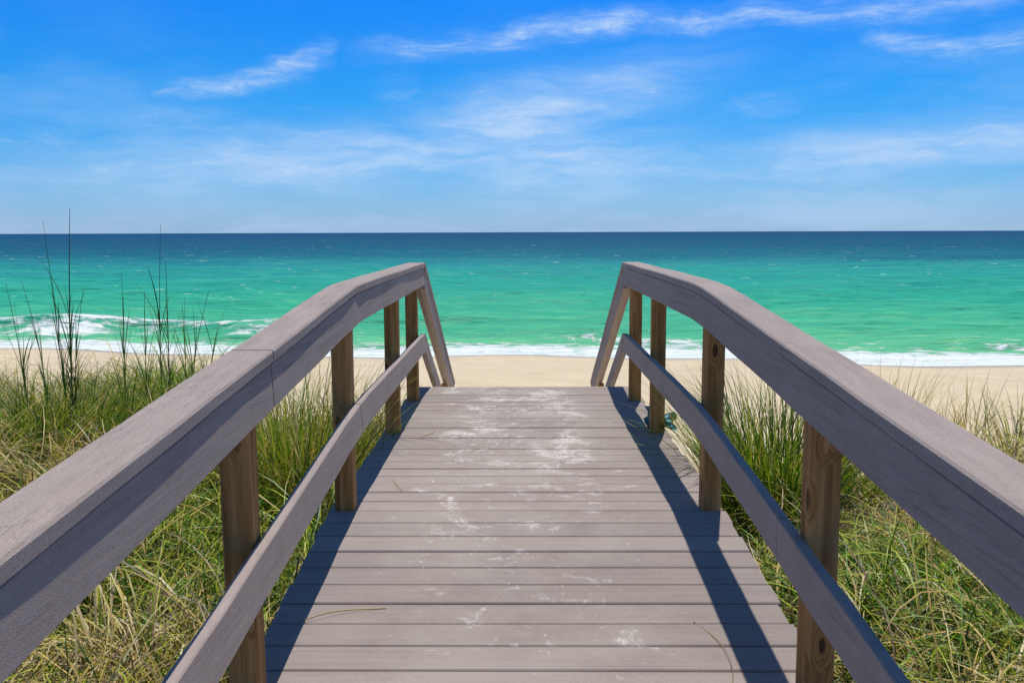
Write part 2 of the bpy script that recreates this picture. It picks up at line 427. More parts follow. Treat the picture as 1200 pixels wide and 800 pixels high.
def railing(side):
    sg = side
    inner = 0.800           # inner face of the posts
    def P(x0, x1, z0, z1, c=0.004, lean=0.0):
        a, b_ = sorted((sg * x0, sg * x1)); pr = rect_prof(a, b_, z0, z1, c)
        zm = max(p[1] for p in pr)
        return [(px - sg * lean * (zm - pz), pz) for (px, pz) in pr]
    lf, lm = (0.045, 0.060) if side < 0 else (0.0, 0.0)      # left boards are given a backward lean so their inner faces catch more sun
    rr = random.Random(11 + side)
    def path(h, y0, y1, jx=0.0022, jz=0.0016, step=0.27):
        ys = []
        y = y0
        while y < y1 - 0.08:
            ys.append(y); y += step
        ys.append(y1)
        for k in (KINK,):
            if y0 < k < y1: ys = sorted([q for q in ys if abs(q - k) > 0.10] + [k - 0.05, k + 0.05])
        return [(rr.uniform(-jx, jx), q, deck_z(q) + h + rr.uniform(-jz, jz) - (0.004 if abs(q - KINK) < 0.06 else 0)) for q in ys]
    root = MB()
    # face boards below the cap (two lengths butted together)
    joint = 2.62 if side < 0 else -1.2
    root.sweep(P(0.769, 0.8055, 0.880, 1.0145, 0.004, lf), path(0, -3.0, joint - 0.004))
    root.sweep(P(0.769, 0.8055, 0.880, 1.0145, 0.004, lf), path(0, joint + 0.004, RAIL_END))
    rail = attach(root.build('railing', M_RAIL), walk)
    # cap lying flat on top
    cap = MB()
    cap.sweep(P(0.7618, 0.893, 1.016, 1.054, 0.0055), path(0, -3.0, joint - 0.005))
    cap.sweep(P(0.7618, 0.893, 1.016, 1.054, 0.0055), path(0, joint + 0.005, RAIL_END + 0.01))
    cap.build('handrail_cap', M_RAIL, rail)
    mid = MB()
    jm = 4.08 if side < 0 else 2.72
    mid.sweep(P(0.7705, 0.8065, 0.365, 0.502, 0.004, lm), path(0, -3.0, jm - 0.002))
    mid.sweep(P(0.7705, 0.8065, 0.365, 0.502, 0.004, lm), path(0, jm + 0.002, RAIL_END))
    mid.build('mid_rail', M_RAIL, rail)
    for i, y in enumerate(POSTS):
        p = MB()
        zt = deck_z(y) + 1.008
        zb = float(ground_z(sg * 0.845, y)) - 0.5
        p.post(sg * 0.8525, y, 0.088, 0.088, zb, zt, 0.006, (rr.uniform(-.008, .008), rr.uniform(-.01, .01)))
        p.build('post', M_POST, rail)
    # sloping rails of the beach stairs
    run = 3.0
    def slope(y0, h0, ln):
        n = 8
        return [(rr.uniform(-.002, .002), y0 + ln * i / n, L + h0 - STAIR * ln * i / n) for i in range(n + 1)]
    st = MB(); st.sweep(P(0.766, 0.8065, -0.165, 0.0), slope(RAIL_END + 0.004, 1.0145, run))
    sr = st.build('stair_rail', M_RAIL, rail)
    st = MB(); st.sweep(P(0.759, 0.891, 0.002, 0.040, 0.0055), slope(RAIL_END + 0.014, 1.0145, run))
    st.build('stair_rail_cap', M_RAIL, rail)
    st = MB(); st.sweep(P(0.766, 0.8065, -0.145, 0.0), slope(RAIL_END + 0.004, 0.502, run))
    st.build('stair_mid_rail', M_RAIL, rail)
    for dy in (2.85,):
        y = RAIL_END + dy
        p = MB(); p.post(sg * 0.8525, y, 0.088, 0.088, float(ground_z(sg * 0.845, y)) - 0.5, L + 1.008 - STAIR * (dy + 0.05), 0.006)
        p.build('post', M_POST, rail)
railing(-1); railing(1)

# beach stairs
def stairs():
    rise = 0.155; tread = rise / STAIR
    n = 9
    top = DECK_END + 0.004
    for sx in (-0.72, 0.72):
        mb = MB()
        mb.sweep(rect_prof(sx - 0.02, sx + 0.02, -0.30, -0.055), [(0, top + 3.1 * i / 6, L - STAIR * 3.1 * i / 6) for i in range(7)])
        attach(mb.build('stringer', M_FRAME), walk)
    for i in range(n):
        y0 = top + tread * i + 0.004; z = L - rise * (i + 1)
        mb = MB()
        mb.sweep(rect_prof(-0.75, 0.75, -0.038, 0.0), [(0, y0, z), (0, y0 + tread * 0.5 - 0.004, z)])
        mb.sweep(rect_prof(-0.75, 0.75, -0.038, 0.0), [(0, y0 + tread * 0.5 + 0.004, z), (0, y0 + tread - 0.002, z)])
        attach(mb.build('stair_step', M_DECK), walk)
stairs()

# teal rag caught behind the foot of a post
def rag():
    nx, nz = 22, 16
    V, F = [], []
    r2 = np.random.default_rng(5)
    for side in (0, 1):
        for j in range(nz + 1):
            for i in range(nx + 1):
                u = i / nx; v = j / nz
                x = -0.085 + 0.19 * u + 0.012 * math.sin(9 * v + 2)
                z = -0.035 + (0.115 + 0.035 * math.sin(5.3 * u + 1)) * v
                y = 0.030 * math.sin(13 * u + 4 * v) + 0.022 * math.sin(21 * v + 7 * u) + 0.05 * (1 - v) ** 2 * math.sin(5 * u)
                V.append((x, y + side * 0.006, z))
    n = (nx + 1) * (nz + 1)
    for j in range(nz):
        for i in range(nx):
            a = j * (nx + 1) + i
            F.append((a, a + 1, a + nx + 2, a + nx + 1)); F.append((n + a, n + a + nx + 1, n + a + nx + 2, n + a + 1))
    def edge(a, b_): F.append((a, n + a, n + b_, b_))
    for i in range(nx): edge(i + 1, i); edge(nz * (nx + 1) + i, nz * (nx + 1) + i + 1)
    for j in range(nz): edge(j * (nx + 1), (j + 1) * (nx + 1)); edge((j + 1) * (nx + 1) + nx, j * (nx + 1) + nx)
    o = mesh_obj('cloth_rag', V, F, M_RAG, smooth=True)
    o.location = (0.885, 5.79, L + 0.04)
    tag(o, 'small crumpled teal rag caught at the foot of a railing post', 'rag')
rag()

# ------------------------------------------------------------------ terrain
def graded(lo, hi, dense_lo, dense_hi, step, grow=1.18):
    pts = list(np.arange(dense_lo, dense_hi + 1e-6, step))
    s = step; x = dense_hi
    while x < hi: s *= grow; x += s; pts.append(min(x, hi))
    s = step; x = dense_lo
    while x > lo: s *= grow; x -= s; pts.insert(0, max(x, lo))
    return np.array(pts)

def grid_mesh(xs, ys, zf):
    X, Y = np.meshgrid(xs, ys); Z = zf(X, Y)
    V = np.stack([X.ravel(), Y.ravel(), Z.ravel()], 1)
    nx = len(xs); ny = len(ys)
    a = (np.arange(ny - 1)[:, None] * nx + np.arange(nx - 1)[None, :]).ravel()
    F = np.stack([a, a + 1, a + nx + 1, a + nx], 1)
    return V, F

xs = graded(-9000, 9000, -8, 8, 0.16); ys = graded(-9000, 130, -2, 34, 0.16)
V, F = grid_mesh(xs, ys, ground_z)
lx, ly = V[:, 0], V[:, 1]
edge = np.where(lx < 0, 7.3 + 1.3 * sstep(-1.5, -3.5, lx), 4.5 + 1.6 * sstep(1.15, 1.8, lx) - 0.6 * sstep(2.0, 3.6, lx))
litter = sstep(edge + 0.8, edge - 0.6, ly) * sstep(60, 30, np.abs(lx))
beach = np_mesh('beach', V, F, M_BEACH, smooth=True, floats={'litter': litter})
tag(beach, kind='structure')

def sea():
    # rows by distance from the shoreline, columns fanned out
    s = [-2.5]
    st = 0.13
    while s[-1] < 30: s.append(s[-1] + st)
    while s[-1] < 26000:
        st *= 1.03; s.append(s[-1] + st)
    s = np.array(s); nc = 520
    u = np.linspace(-1, 1, nc)
    S, U = np.meshgrid(s, u, indexing='ij')
    X = U * (34 + 1.5 * np.maximum(S, 0) + 0.0) 
    Y = shore_y(X) * np.clip(1 - S / 3000, 0, 1) + S + 28 * np.clip(S / 3000, 0, 1)
    Z = np.zeros_like(X)
    amp = sstep(0.2, 6, S) * (1 - sstep(120, 420, S))
    r3 = np.random.default_rng(21)
    for k in range(26):
        lam = 1.1 * 1.22 ** (k % 13) ; ang = r3.normal(0, 0.5)
        kx, ky = math.sin(ang) * 2 * math.pi / lam, math.cos(ang) * 2 * math.pi / lam
        Z += amp * 0.0065 * lam ** 0.85 * np.sin(kx * X + ky * Y + r3.uniform(0, 6.28))
    # breaking wave on the left, low swash wave elsewhere
    crest = 5.5 + 0.5 * np.sin(X * 0.35) + 0.3 * np.sin(X * 0.9 + 1)
    A = 0.62 * sstep(-5.5, -9.5, X) * (0.8 + 0.2 * np.sin(X * 0.7 + 2)) 
    d = S - crest
    prof = np.where(d < 0, np.exp(-(d / 1.0) ** 2), np.exp(-(d / 2.6) ** 2))
    Z += A * prof
    crest2 = 3.4 + 0.5 * np.sin(X * 0.5 + 1) + 0.25 * np.sin(X * 1.3)
    A2 = 0.17 * (0.55 + 0.45 * np.sin(X * 0.45 - 0.6)) * sstep(-9, -5, X) + 0.03
    d2 = S - crest2
    Z += A2 * np.where(d2 < 0, np.exp(-(d2 / 0.5) ** 2), np.exp(-(d2 / 1.3) ** 2))
    Z += 0.04 * sstep(3, 0, S)
    foam = 0.88 * sstep(-2, -0.3, S) * sstep(4.2, 1.0, S)
    foam = np.maximum(foam, 0.80 * sstep(-5, -9, X) * np.exp(-((d + 1.3) / 1.3) ** 2) * (0.62 + 0.38 * np.sin(X * 0.55 + 5.19) + 0.15 * np.sin(X * 1.7)))
    foam = np.maximum(foam, 0.66 * sstep(-5, -8, X) * np.exp(-((d + 0.1) / 0.45) ** 2))
    foam = np.maximum(foam, 0.55 * sstep(-10, -4, X) * np.exp(-((d2 + 0.4) / 0.8) ** 2) * (0.6 + 0.5 * np.sin(X * 0.45 - 0.6)))
    foam = foam + 0.12 * sstep(3, 8, X) * sstep(-2, -0.3, S) * sstep(5.0, 3.0, S)
    foam = np.maximum(foam, 0.30 * np.exp(-((S - 4.8) / 1.2) ** 2))
    crest3 = 24 + 1.0 * np.sin(X * 0.2)
    foam = np.maximum(foam, 0.34 * sstep(-12, -17, X) * np.exp(-((S - crest3) / 0.7) ** 2))
    V = np.stack([X.ravel(), Y.ravel(), Z.ravel()], 1)
    nr = len(s)
    a = (np.arange(nr - 1)[:, None] * nc + np.arange(nc - 1)[None, :]).ravel()
    F = np.stack([a, a + 1, a + nc + 1, a + nc], 1)
    o = np_mesh('sea', V, F, M_SEA, smooth=True, floats={'foam': foam.ravel()})
    tag(o, kind='structure')
sea()

# ------------------------------------------------------------------ grass
GREEN = np.array([0.105, 0.225, 0.014]); DARK = np.array([0.036, 0.095, 0.014]); LIME = np.array([0.34, 0.38, 0.030])
STRAW = np.array([0.50, 0.375, 0.120]); PALE = np.array([0.60, 0.50, 0.28]); BROWN = np.array([0.15, 0.105, 0.055])
PAL = np.stack([GREEN, DARK, LIME, STRAW, PALE, BROWN])

def blades(base, az, length, elev, droop, width, color, seg=5, twist=None, curl=None, r=None, kink=None):
    """ribbons: base (n,3), azimuth, length, start elevation, droop (total bend), width; returns V,F,C"""
    r = r or rng
    n = len(base)
    pts = np.zeros((n, seg + 1, 3)); pts[:, 0] = base
    e = elev.copy(); a = az.copy()
    curl = np.zeros(n) if curl is None else curl
    dirs = np.zeros((n, seg + 1, 3))
    for i in range(seg + 1):
        d = np.stack([np.cos(e) * np.sin(a), np.cos(e) * np.cos(a), np.sin(e)], 1)
        dirs[:, i] = d
        if kink is not None: e = np.where(kink[0] == i, e - kink[1], e)
        if i < seg:
            pts[:, i + 1] = pts[:, i] + d * (length / seg)[:, None]
            k = (i + 1) / seg
            e = e - droop / seg * (0.5 + k) ; a = a + curl / seg
    gz = ground_z(pts[..., 0], pts[..., 1]) + 0.012
    pts[..., 2] = np.maximum(pts[..., 2], gz + 0.02 * r.random((n, 1)))
    sa = az + (np.pi / 2 if twist is None else np.pi / 2 + twist)
    side = np.stack([np.sin(sa), np.cos(sa), np.zeros(n)], 1)
    t = np.linspace(0, 1, seg + 1)
    w = (0.55 + 0.9 * t - 1.4 * t ** 2.2); w[-1] = 0.06
    off = side[:, None, :] * (width[:, None] * w[None, :] * 0.5)[..., None]
    lift = np.zeros_like(off); lift[..., 2] = (width[:, None] * w[None, :] * 0.18)
    V = np.stack([pts - off, pts + off + lift], 2).reshape(-1, 3)
    stride = (seg + 1) * 2
    b0 = (np.arange(n) * stride)[:, None] + (np.arange(seg) * 2)[None, :]
    b0 = b0.ravel()
    F = np.stack([b0, b0 + 1, b0 + 3, b0 + 2], 1)
    C = np.repeat(color, stride, 0)
    return V, F, C

def joinm(parts):
    Vs, Fs, Cs = [], [], []; k = 0
    for V, F, C in parts:
        Vs.append(V); Fs.append(F + k); Cs.append(C); k += len(V)
    return np.concatenate(Vs), np.concatenate(Fs), np.concatenate(Cs)

def lowfreq(x, y, seed, f=1.0):
    r = np.random.default_rng(seed); v = np.zeros_like(x)
    for _ in range(7):
        a = r.uniform(0, 6.28); k = f * r.uniform(0.8, 2.4)
        v += np.sin(k * (x * math.cos(a) + y * math.sin(a)) + r.uniform(0, 6.28))
    return v / 3.2

def pick(n, w, r):
    w = np.asarray(w, float)
    if w.ndim == 1: w = np.repeat(w[None], n, 0)
    w = w / w.sum(1, keepdims=True)
    i = (r.random((n, 1)) > np.cumsum(w, 1)).sum(1).clip(0, len(PAL) - 1)
    c = PAL[i] * r.uniform(0.7, 1.3, (n, 1)) * r.uniform(0.9, 1.1, (n, 3))
    return c

def trim(V, F, C, r):
    """drop most of the blades that would lie across the boardwalk"""
    nb_ = F[:, 0]
    step = np.flatnonzero(np.diff(nb_) > 2)
    seg = int(step[0]) + 1 if len(step) else len(F)
    st = (seg + 1) * 2; n = len(V) // st
    X = V.reshape(n, st, 3)
    over = (np.abs(X[:, :, 0]) < 0.90).any(1) & (X[:, :, 1] < DECK_END + 2).any(1)
    keep = ~over | (r.random(n) < 0.05)
    Vk = X[keep].reshape(-1, 3); Ck = C.reshape(n, st, 3)[keep].reshape(-1, 3)
    m = int(keep.sum())
    b0 = ((np.arange(m) * st)[:, None] + (np.arange(seg) * 2)[None, :]).ravel()
    return Vk, np.stack([b0, b0 + 1, b0 + 3, b0 + 2], 1), Ck

def tangle(side, n, seed):
    r = np.random.default_rng(seed)
    out = []
    m = n * 3
    y = 1.6 + (9.6 - 1.6) * r.random(m); x = 0.90 + 5.6 * r.random(m) ** 1.1
    keep = x < 0.66 * y + 0.9
    x, y = x[keep] * side, y[keep]
    if side < 0: edge = 7.4 + 1.3 * sstep(1.5, 3.5, -x) + 0.5 * lowfreq(x, y, 5)
    else: edge = 4.3 + 1.5 * sstep(1.15, 1.8, x) - 0.6 * sstep(2.0, 3.6, x) + 0.5 * lowfreq(x, y, 6)
    dens = sstep(edge + 0.9, edge - 0.7, y)
    dens *= 0.16 + 0.84 * sstep(-0.7, 0.5, lowfreq(x, y, seed + 9, 2.2))
    dens *= 1 - 0.85 * sstep(1.02, 0.92, np.abs(x))
    k = r.random(len(x)) < dens
    x, y = x[k][:n], y[k][:n]
    n = len(x)
    gz = ground_z(x, y)
    lf = lowfreq(x, y, seed + 1, 1.5); lf2 = lowfreq(x, y, seed + 2, 3.0)
    kind = r.random(n)
    flow = 1.2 * lf2 + r.normal(0, 0.9, n) + (0.4 if side < 0 else -0.4)
    az = np.where(kind < 0.55, flow, r.uniform(0, 6.28, n))
    up = kind > 0.80
    length = np.where(up, r.uniform(0.28, 0.60, n), r.uniform(0.30, 0.85, n))
    elev = np.where(up, r.uniform(0.9, 1.5, n), r.uniform(-0.1, 0.9, n))
    droop = np.where(up, r.uniform(0.3, 1.3, n), r.uniform(0.6, 2.2, n))
    width = r.uniform(0.006, 0.0135, n)
    thick = 0.20 + 0.10 * sstep(-0.5, 0.8, lf)
    z = gz + np.where(up, 0, r.random(n) ** 1.5 * thick)
    wt = np.zeros((n, 6))
    g = sstep(-0.45, 0.45, lf + 0.35 * lf2)
    if side < 0: wt[:] = [0.26, 0.13, 0.30, 0.16, 0.07, 0.10]
    else: wt[:] = [0.20, 0.10, 0.21, 0.26, 0.12, 0.16]
    wt[:, 0] *= 0.2 + 1.2 * g; wt[:, 1] *= 0.4 + 0.9 * g; wt[:, 2] *= 0.5 + 0.9 * g; wt[:, 3] *= 2.3 - 1.8 * g; wt[:, 4] *= 2.3 - 1.8 * g; wt[:, 5] *= 1.9 - 1.2 * g
    wt[up, :] *= np.array([2.2, 1.6, 1.3, 0.6, 0.4, 0.3])
    col = pick(n, wt, r)
    out.append(blades(np.stack([x, y, z], 1), az, length, elev, droop, width, col, 6, r.normal(0, 0.7, n), r.normal(0, 0.9, n), r, (np.where(r.random(n) < 0.35, r.integers(1, 5, n), 99), r.uniform(0.5, 1.9, n))))
    # arching mops of longer blades through the tangle
    # short broken litter on the ground
    b_ = r.permutation(n)[:5000]; nb_ = len(b_)
    out.append(blades(np.stack([x[b_] + r.normal(0, .05, nb_), y[b_] + r.normal(0, .05, nb_), gz[b_] + r.uniform(0.01, 0.10, nb_)], 1), r.uniform(0, 6.28, nb_), r.uniform(0.08, 0.26, nb_),
                      r.uniform(-0.2, 0.4, nb_), r.uniform(-0.2, 0.4, nb_), r.uniform(0.006, 0.014, nb_), pick(nb_, [0, 0, 0.06, 0.44, 0.25, 0.25], r), 2, r.normal(0, 0.8, nb_), None, r))
    m = 110; j = r.permutation(np.flatnonzero((np.abs(x) > 1.12) & ~((x > 0) & (x < 1.55) & (y > 4.6))))[:m]
    for q in j:
        k = int(r.integers(30, 80)); h = r.uniform(0.45, 0.85); sp = r.uniform(0.03, 0.12)
        a = r.uniform(0, 6.28, k); rad = sp * np.sqrt(r.random(k))
        bs = np.stack([x[q] + rad * np.sin(a), y[q] + rad * np.cos(a), np.full(k, gz[q])], 1)
        g_ = float(sstep(-0.3, 0.6, lf[q] + 0.35 * lf2[q] + r.normal(0, 0.25)))
        wts = np.array([0.34 * g_, 0.14 * g_, 0.12 + 0.25 * g_, 0.42 * (1 - g_), 0.20 * (1 - g_), 0.12 * (1 - g_) + 0.01])
        lean = flow[q]
        az2 = np.where(r.random(k) < 0.45, lean + r.normal(0, 0.4, k), a + r.normal(0, 0.5, k))
        out.append(blades(bs, az2, h * r.uniform(0.5, 1.1, k), np.pi / 2 - np.abs(r.normal(0, 0.35, k)) - 0.12, r.uniform(0.9, 2.6, k), r.uniform(0.006, 0.013, k),
                          pick(k, wts, r), 8, r.normal(0, 0.6, k), r.normal(0, 0.5, k), r, (np.where(r.random(k) < 0.2, r.integers(2, 7, k), 99), r.uniform(0.5, 1.6, k))))
    return [trim(*b_, r) for b_ in out]

V, F, C = joinm(tangle(-1, 21000, 101) + tangle(1, 17000, 202))
tag(np_mesh('dune_grass', V, F, M_GRASS, smooth=True, colors=C), kind='stuff',
    label='tangled green and straw coloured dune grass on both sides of the boardwalk', cat='grass')

# world point from a place in the view at a chosen distance (used only to read positions off the photograph)
FPX = 1050.0
PITCH = math.atan(128 / FPX)
CAM = np.array([-0.033, 0.0, EYE])
def at(px, py, d):
    u = (px - 605) / FPX; v = -(py - 400) / FPX
    dy = math.cos(PITCH) + v * math.sin(PITCH); dz = -math.sin(PITCH) + v * math.cos(PITCH)
    return CAM + np.array([u, dy, dz]) * (d / dy)

def clump(name, x, y, nbl, hgt, spread, tilt, pal, label, seed, wid=(0.004, 0.008), droop=(0.2, 1.2), lean=None, group='tufts of dune grass'):
    r = np.random.default_rng(seed)
    z = float(ground_z(x, y))
    o_az = r.uniform(0, 6.28, nbl); rad = spread * np.sqrt(r.random(nbl))
    base = np.stack([x + rad * np.sin(o_az), y + rad * np.cos(o_az), np.zeros(nbl)], 1)
    base[:, 2] = ground_z(base[:, 0], base[:, 1]) - 0.01
    az = o_az + r.normal(0, 0.6, nbl)
    if lean is not None: az = np.where(r.random(nbl) < 0.5, lean + r.normal(0, 0.5, nbl), az)
    elev = np.pi / 2 - np.abs(r.normal(0, tilt, nbl)) - 0.05
    V, F, C = blades(base, az, hgt * r.uniform(0.45, 1.1, nbl), elev, r.uniform(*droop, nbl), r.uniform(*wid, nbl), pick(nbl, pal, r), 7, r.normal(0, 0.6, nbl), r.normal(0, 0.4, nbl), r)
    V = V - np.array([x, y, z])
    o = np_mesh(name, V, F, M_GRASS, smooth=True, colors=C); o.location = (x, y, z)
    tag(o, label, 'grass tuft', group)
    return o

G_ = [0.45, 0.25, 0.2, 0.05, 0.02, 0.03]; Y_ = [0.10, 0.05, 0.28, 0.35, 0.17, 0.05]; D_ = [0.35, 0.5, 0.1, 0.02, 0.0, 0.03]; S_ = [0.05, 0.03, 0.12, 0.40, 0.35, 0.05]
CL = [
 # px,  d,  n,  h, spread, tilt, palette, label, lean
 (912, 5.0, 1500, 1.05, 0.30, 0.30, [0.40, 0.16, 0.28, 0.10, 0.05, 0.01], 'bushy upright green tuft just outside the right railing beside the open sand', None),
 (1085, 3.75, 80, 0.50, 0.07, 0.14, D_, 'small upright vivid green sprout in the straw tangle right of the near post', None),
 (1055, 7.6, 90, 0.85, 0.22, 0.34, S_, 'wispy pale straw tuft on the sand seen just above the right handrail', 0.9),
 (1130, 7.0, 80, 0.66, 0.20, 0.40, S_, 'thin straw tuft on the sand nearer the right edge of the view', 0.8),
 (1196, 6.2, 130, 0.62, 0.12, 0.30, [0.3, 0.35, 0.15, 0.15, 0.05, 0.0], 'dark green tuft cut off by the right edge of the view', None),
 (70, 6.4, 520, 0.78, 0.30, 0.38, [0.42, 0.33, 0.16, 0.06, 0.01, 0.02], 'dense dark green clump at the foot of the tallest stalks', None),
 (10, 6.2, 380, 0.80, 0.28, 0.42, [0.26, 0.14, 0.30, 0.2, 0.08, 0.02], 'yellowish green clump cut off by the left edge of the view', None),
 (135, 6.9, 300, 0.72, 0.22, 0.40, [0.28, 0.2, 0.24, 0.2, 0.06, 0.02], 'loose green and straw clump behind the left handrail against the sand', 0.6),
 (205, 7.2, 260, 0.80, 0.20, 0.30, [0.34, 0.2, 0.24, 0.16, 0.05, 0.01], 'narrow green clump nearest the left handrail against the sand', None),
 (350, 5.6, 620, 1.10, 0.30, 0.36, [0.22, 0.08, 0.32, 0.25, 0.12, 0.01], 'arching yellow green tuft left of the third left post, reaching the underside of the handrail', None),
 (318, 5.9, 420, 1.0, 0.26, 0.36, [0.24, 0.1, 0.30, 0.25, 0.1, 0.01], 'tall yellowish tuft right under the joint of the left handrail', None),
 (432, 7.0, 110, 0.70, 0.22, 0.45, S_, 'thin straw tuft on open sand seen between the second and third left posts', None),
 (118, 3.55, 8, 0.60, 0.03, 0.07, D_, 'few stiff dark green blades standing in the grass below the left handrail', None),
]
for i, (px, d, n_, h, sp, ti, pal, lab, lean) in enumerate(CL):
    x = (px - 605) / FPX * d + CAM[0]
    clump('grass_tuft', x, d, n_, h, sp, ti, pal, lab, 300 + i, lean=lean, wid=(0.006, 0.011) if n_ < 10 else (0.005, 0.011), droop=(0.05, 0.3) if n_ < 10 else (0.2, 1.2))

# tall flowering stalks of sea oats, each read off the photograph: foot and tip in the picture, bend, thickness
ST = [
 (26, 470, 0, 330, 6.3, 3, 'short leaning sea oats stalk by the left edge of the view'),
 (48, 480, 18, 325, 6.5, 3, 'sea oats stalk forked low with its tip leaning left, second from the left edge'),
 (74, 480, 44, 256, 6.4, 2, 'tall thin sea oats stalk with a tip bent to the left above the horizon'),
 (80, 490, 76, 243, 6.3, 5, 'tallest and thickest sea oats stalk, rising above the horizon from the dark green clump'),
 (84, 470, 92, 335, 6.5, 3, 'short thick sea oats stalk close right of the tallest one'),
 (140, 480, 137, 318, 6.9, 3, 'upright sea oats stalk standing alone midway between the tallest stalks'),
 (168, 470, 164, 340, 7.1, 3, 'lower dark sea oats stalk just left of the tall upright pair'),
 (186, 480, 183, 262, 7.1, 3, 'tall straight sea oats stalk, left one of the upright pair crossing the horizon'),
 (193, 480, 189, 305, 7.2, 4, 'thick straight sea oats stalk, right one of the upright pair'),
 (214, 470, 211, 348, 7.5, 2, 'thin short sea oats stalk right of the upright pair'),
 (218, 470, 240, 338, 7.4, 3, 'sea oats stalk leaning right, close to the left handrail'),
 (236, 470, 263, 348, 7.7, 1, 'faint thin sea oats stalk leaning right, nearest the left handrail'),
]
def stalk(px, py, tx, ty, d, thick, label, seed):
    r = np.random.default_rng(seed)
    foot = at(px, py, d); top = at(tx, ty, d + r.uniform(-0.15, 0.15))
    x, y = foot[0], foot[1]; gz = float(ground_z(x, y))
    foot = np.array([x, y, gz]); n = 14; sides = 5
    bow = (top[0] - x) * 0.35
    V, F, C = [], [], []
    cl = []
    for i in range(n + 1):
        t = i / n
        p = foot + (top - foot) * t; p[0] += -bow * math.sin(math.pi * t) * 0.8
        cl.append(p)
        rad = (0.0022 + 0.0013 * thick) * (1 - 0.80 * t) 
        for j in range(sides):
            a = 2 * math.pi * j / sides
            V.append(p + np.array([rad * math.cos(a), rad * math.sin(a), 0]) - foot); C.append(DARK * 0.9 + BROWN * 0.45 + STRAW * 0.06)
    for i in range(n):
        for j in range(sides):
            F.append((i * sides + j, i * sides + (j + 1) % sides, (i + 1) * sides + (j + 1) % sides, (i + 1) * sides + j))
    root = np_mesh('sea_oats_stalk', np.array(V), np.array(F), M_GRASS, smooth=True, colors=np.array(C))
    root.location = tuple(foot)
    tag(root, label, 'grass stalk', 'tall sea oats stalks left of the boardwalk')
    # narrow leaves hugging the stem
    m = 5 + 5 * thick
    ii = r.integers(1, 9, m); base = np.array([cl[k] for k in ii])
    az = r.uniform(0, 6.28, m)
    Vb, Fb, Cb = blades(base, az, r.uniform(0.22, 0.55, m), r.uniform(1.22, 1.50, m), r.uniform(0.05, 0.5, m), r.uniform(0.006, 0.012, m),
                        pick(m, [0.4, 0.5, 0.05, 0.03, 0.0, 0.02], r), 6, r.normal(0, 0.8, m), None, r)
    lf = np_mesh('leaf', Vb - foot, Fb, M_GRASS, root, True, Cb)
for i, a in enumerate(ST): stalk(*a, 500 + i)

# dry straws lying on the deck
def straw(x, y, az, ln, curve, label):
    n = 10; V = []; F = []; C = []
    a = az; p = np.array([0.0, 0.0, 0.0])
    for i in range(n + 1):
        t = i / n
        sd = np.array([math.cos(a), -math.sin(a), 0]) * 0.0013 * (1 - 0.6 * t)
        zz = deck_z(y + p[1]) - deck_z(y) + 0.006 + 0.006 * math.sin(5 * t)
        V += [p - sd + [0, 0, zz], p + [0, 0, zz + 0.003], p + sd + [0, 0, zz], p + [0, 0, zz - 0.002]]; C += [STRAW * 0.8] * 4
        p = p + np.array([math.sin(a), math.cos(a), 0]) * ln / n; a += curve / n
    for i in range(n):
        for j in range(4): F.append((i * 4 + j, i * 4 + (j + 1) % 4, i * 4 + 4 + (j + 1) % 4, i * 4 + 4 + j))
    o = np_mesh('dry_straw', np.array(V), np.array(F), M_GRASS, colors=np.array(C), smooth=True)
    o.location = (x, y, deck_z(y)); tag(o, label, 'straw', 'dry straws lying on the deck')
straw(0.62, 2.62, 0.3, 0.42, -0.9, 'long curved dry straw lying across the shadow of the right railing')
straw(-0.80, 3.02, 1.0, 0.30, 0.5, 'dry straw lying at the foot of the left railing near the camera')
straw(-0.62, 4.35, -0.5, 0.26, 0.4, 'short dry straw on the left half of the deck near the second post')
straw(-0.66, 5.5, 0.6, 0.24, -0.6, 'bent dry straw on the far landing by the left railing')

# ------------------------------------------------------------------ camera
cam = bpy.data.cameras.new('camera'); co = bpy.data.objects.new('camera', cam); COL.objects.link(co)
cam.sensor_width = 36; cam.lens = 36 * FPX / 1200; cam.clip_start = 0.05; cam.clip_end = 60000
co.location = tuple(CAM)
co.rotation_mode = 'XYZ'
from mathutils import Matrix
yaw = math.atan(9 / FPX)
rot = Matrix.Rotation(yaw, 4, 'Z') @ Matrix.Rotation(math.pi / 2 - PITCH, 4, 'X') @ Matrix.Rotation(R(-0.19), 4, 'Z')
co.rotation_euler = rot.to_euler()
SC.camera = co

# ------------------------------------------------------------------ light
sd = bpy.data.lights.new('sun', 'SUN'); so = bpy.data.objects.new('sun', sd); COL.objects.link(so)
sd.energy = 4.8; sd.angle = R(0.53); sd.color = (1.0, 0.965, 0.91)
from mathutils import Vector
sdir = Vector((math.sin(SUN_AZ) * math.cos(SUN_EL), math.cos(SUN_AZ) * math.cos(SUN_EL), math.sin(SUN_EL)))
so.rotation_euler = sdir.to_track_quat('Z', 'Y').to_euler()
so.location = (5, 5, 20)

w = bpy.data.worlds.new('World'); SC.world = w; w.use_nodes = True
nb = NB(w.node_tree)
bg = nb.n['Background']
sky = nb.new('ShaderNodeTexSky', sky_type='NISHITA'); sky.sun_disc = False
sky.sun_elevation = SUN_EL; sky.sun_rotation = SUN_AZ; sky.air_density = 1.0; sky.dust_density = 0.3; sky.ozone_density = 2.0; sky.altitude = 0
dirv = nb.new('ShaderNodeTexCoord').outputs['Generated']
d = nb.sep(dirv)
el = nb.m('MULTIPLY', nb.m('ARCSINE', d[2]), FPX)            # elevation and azimuth of the sky direction
az = nb.m('MULTIPLY', nb.m('ARCTAN2', d[0], d[1]), FPX)
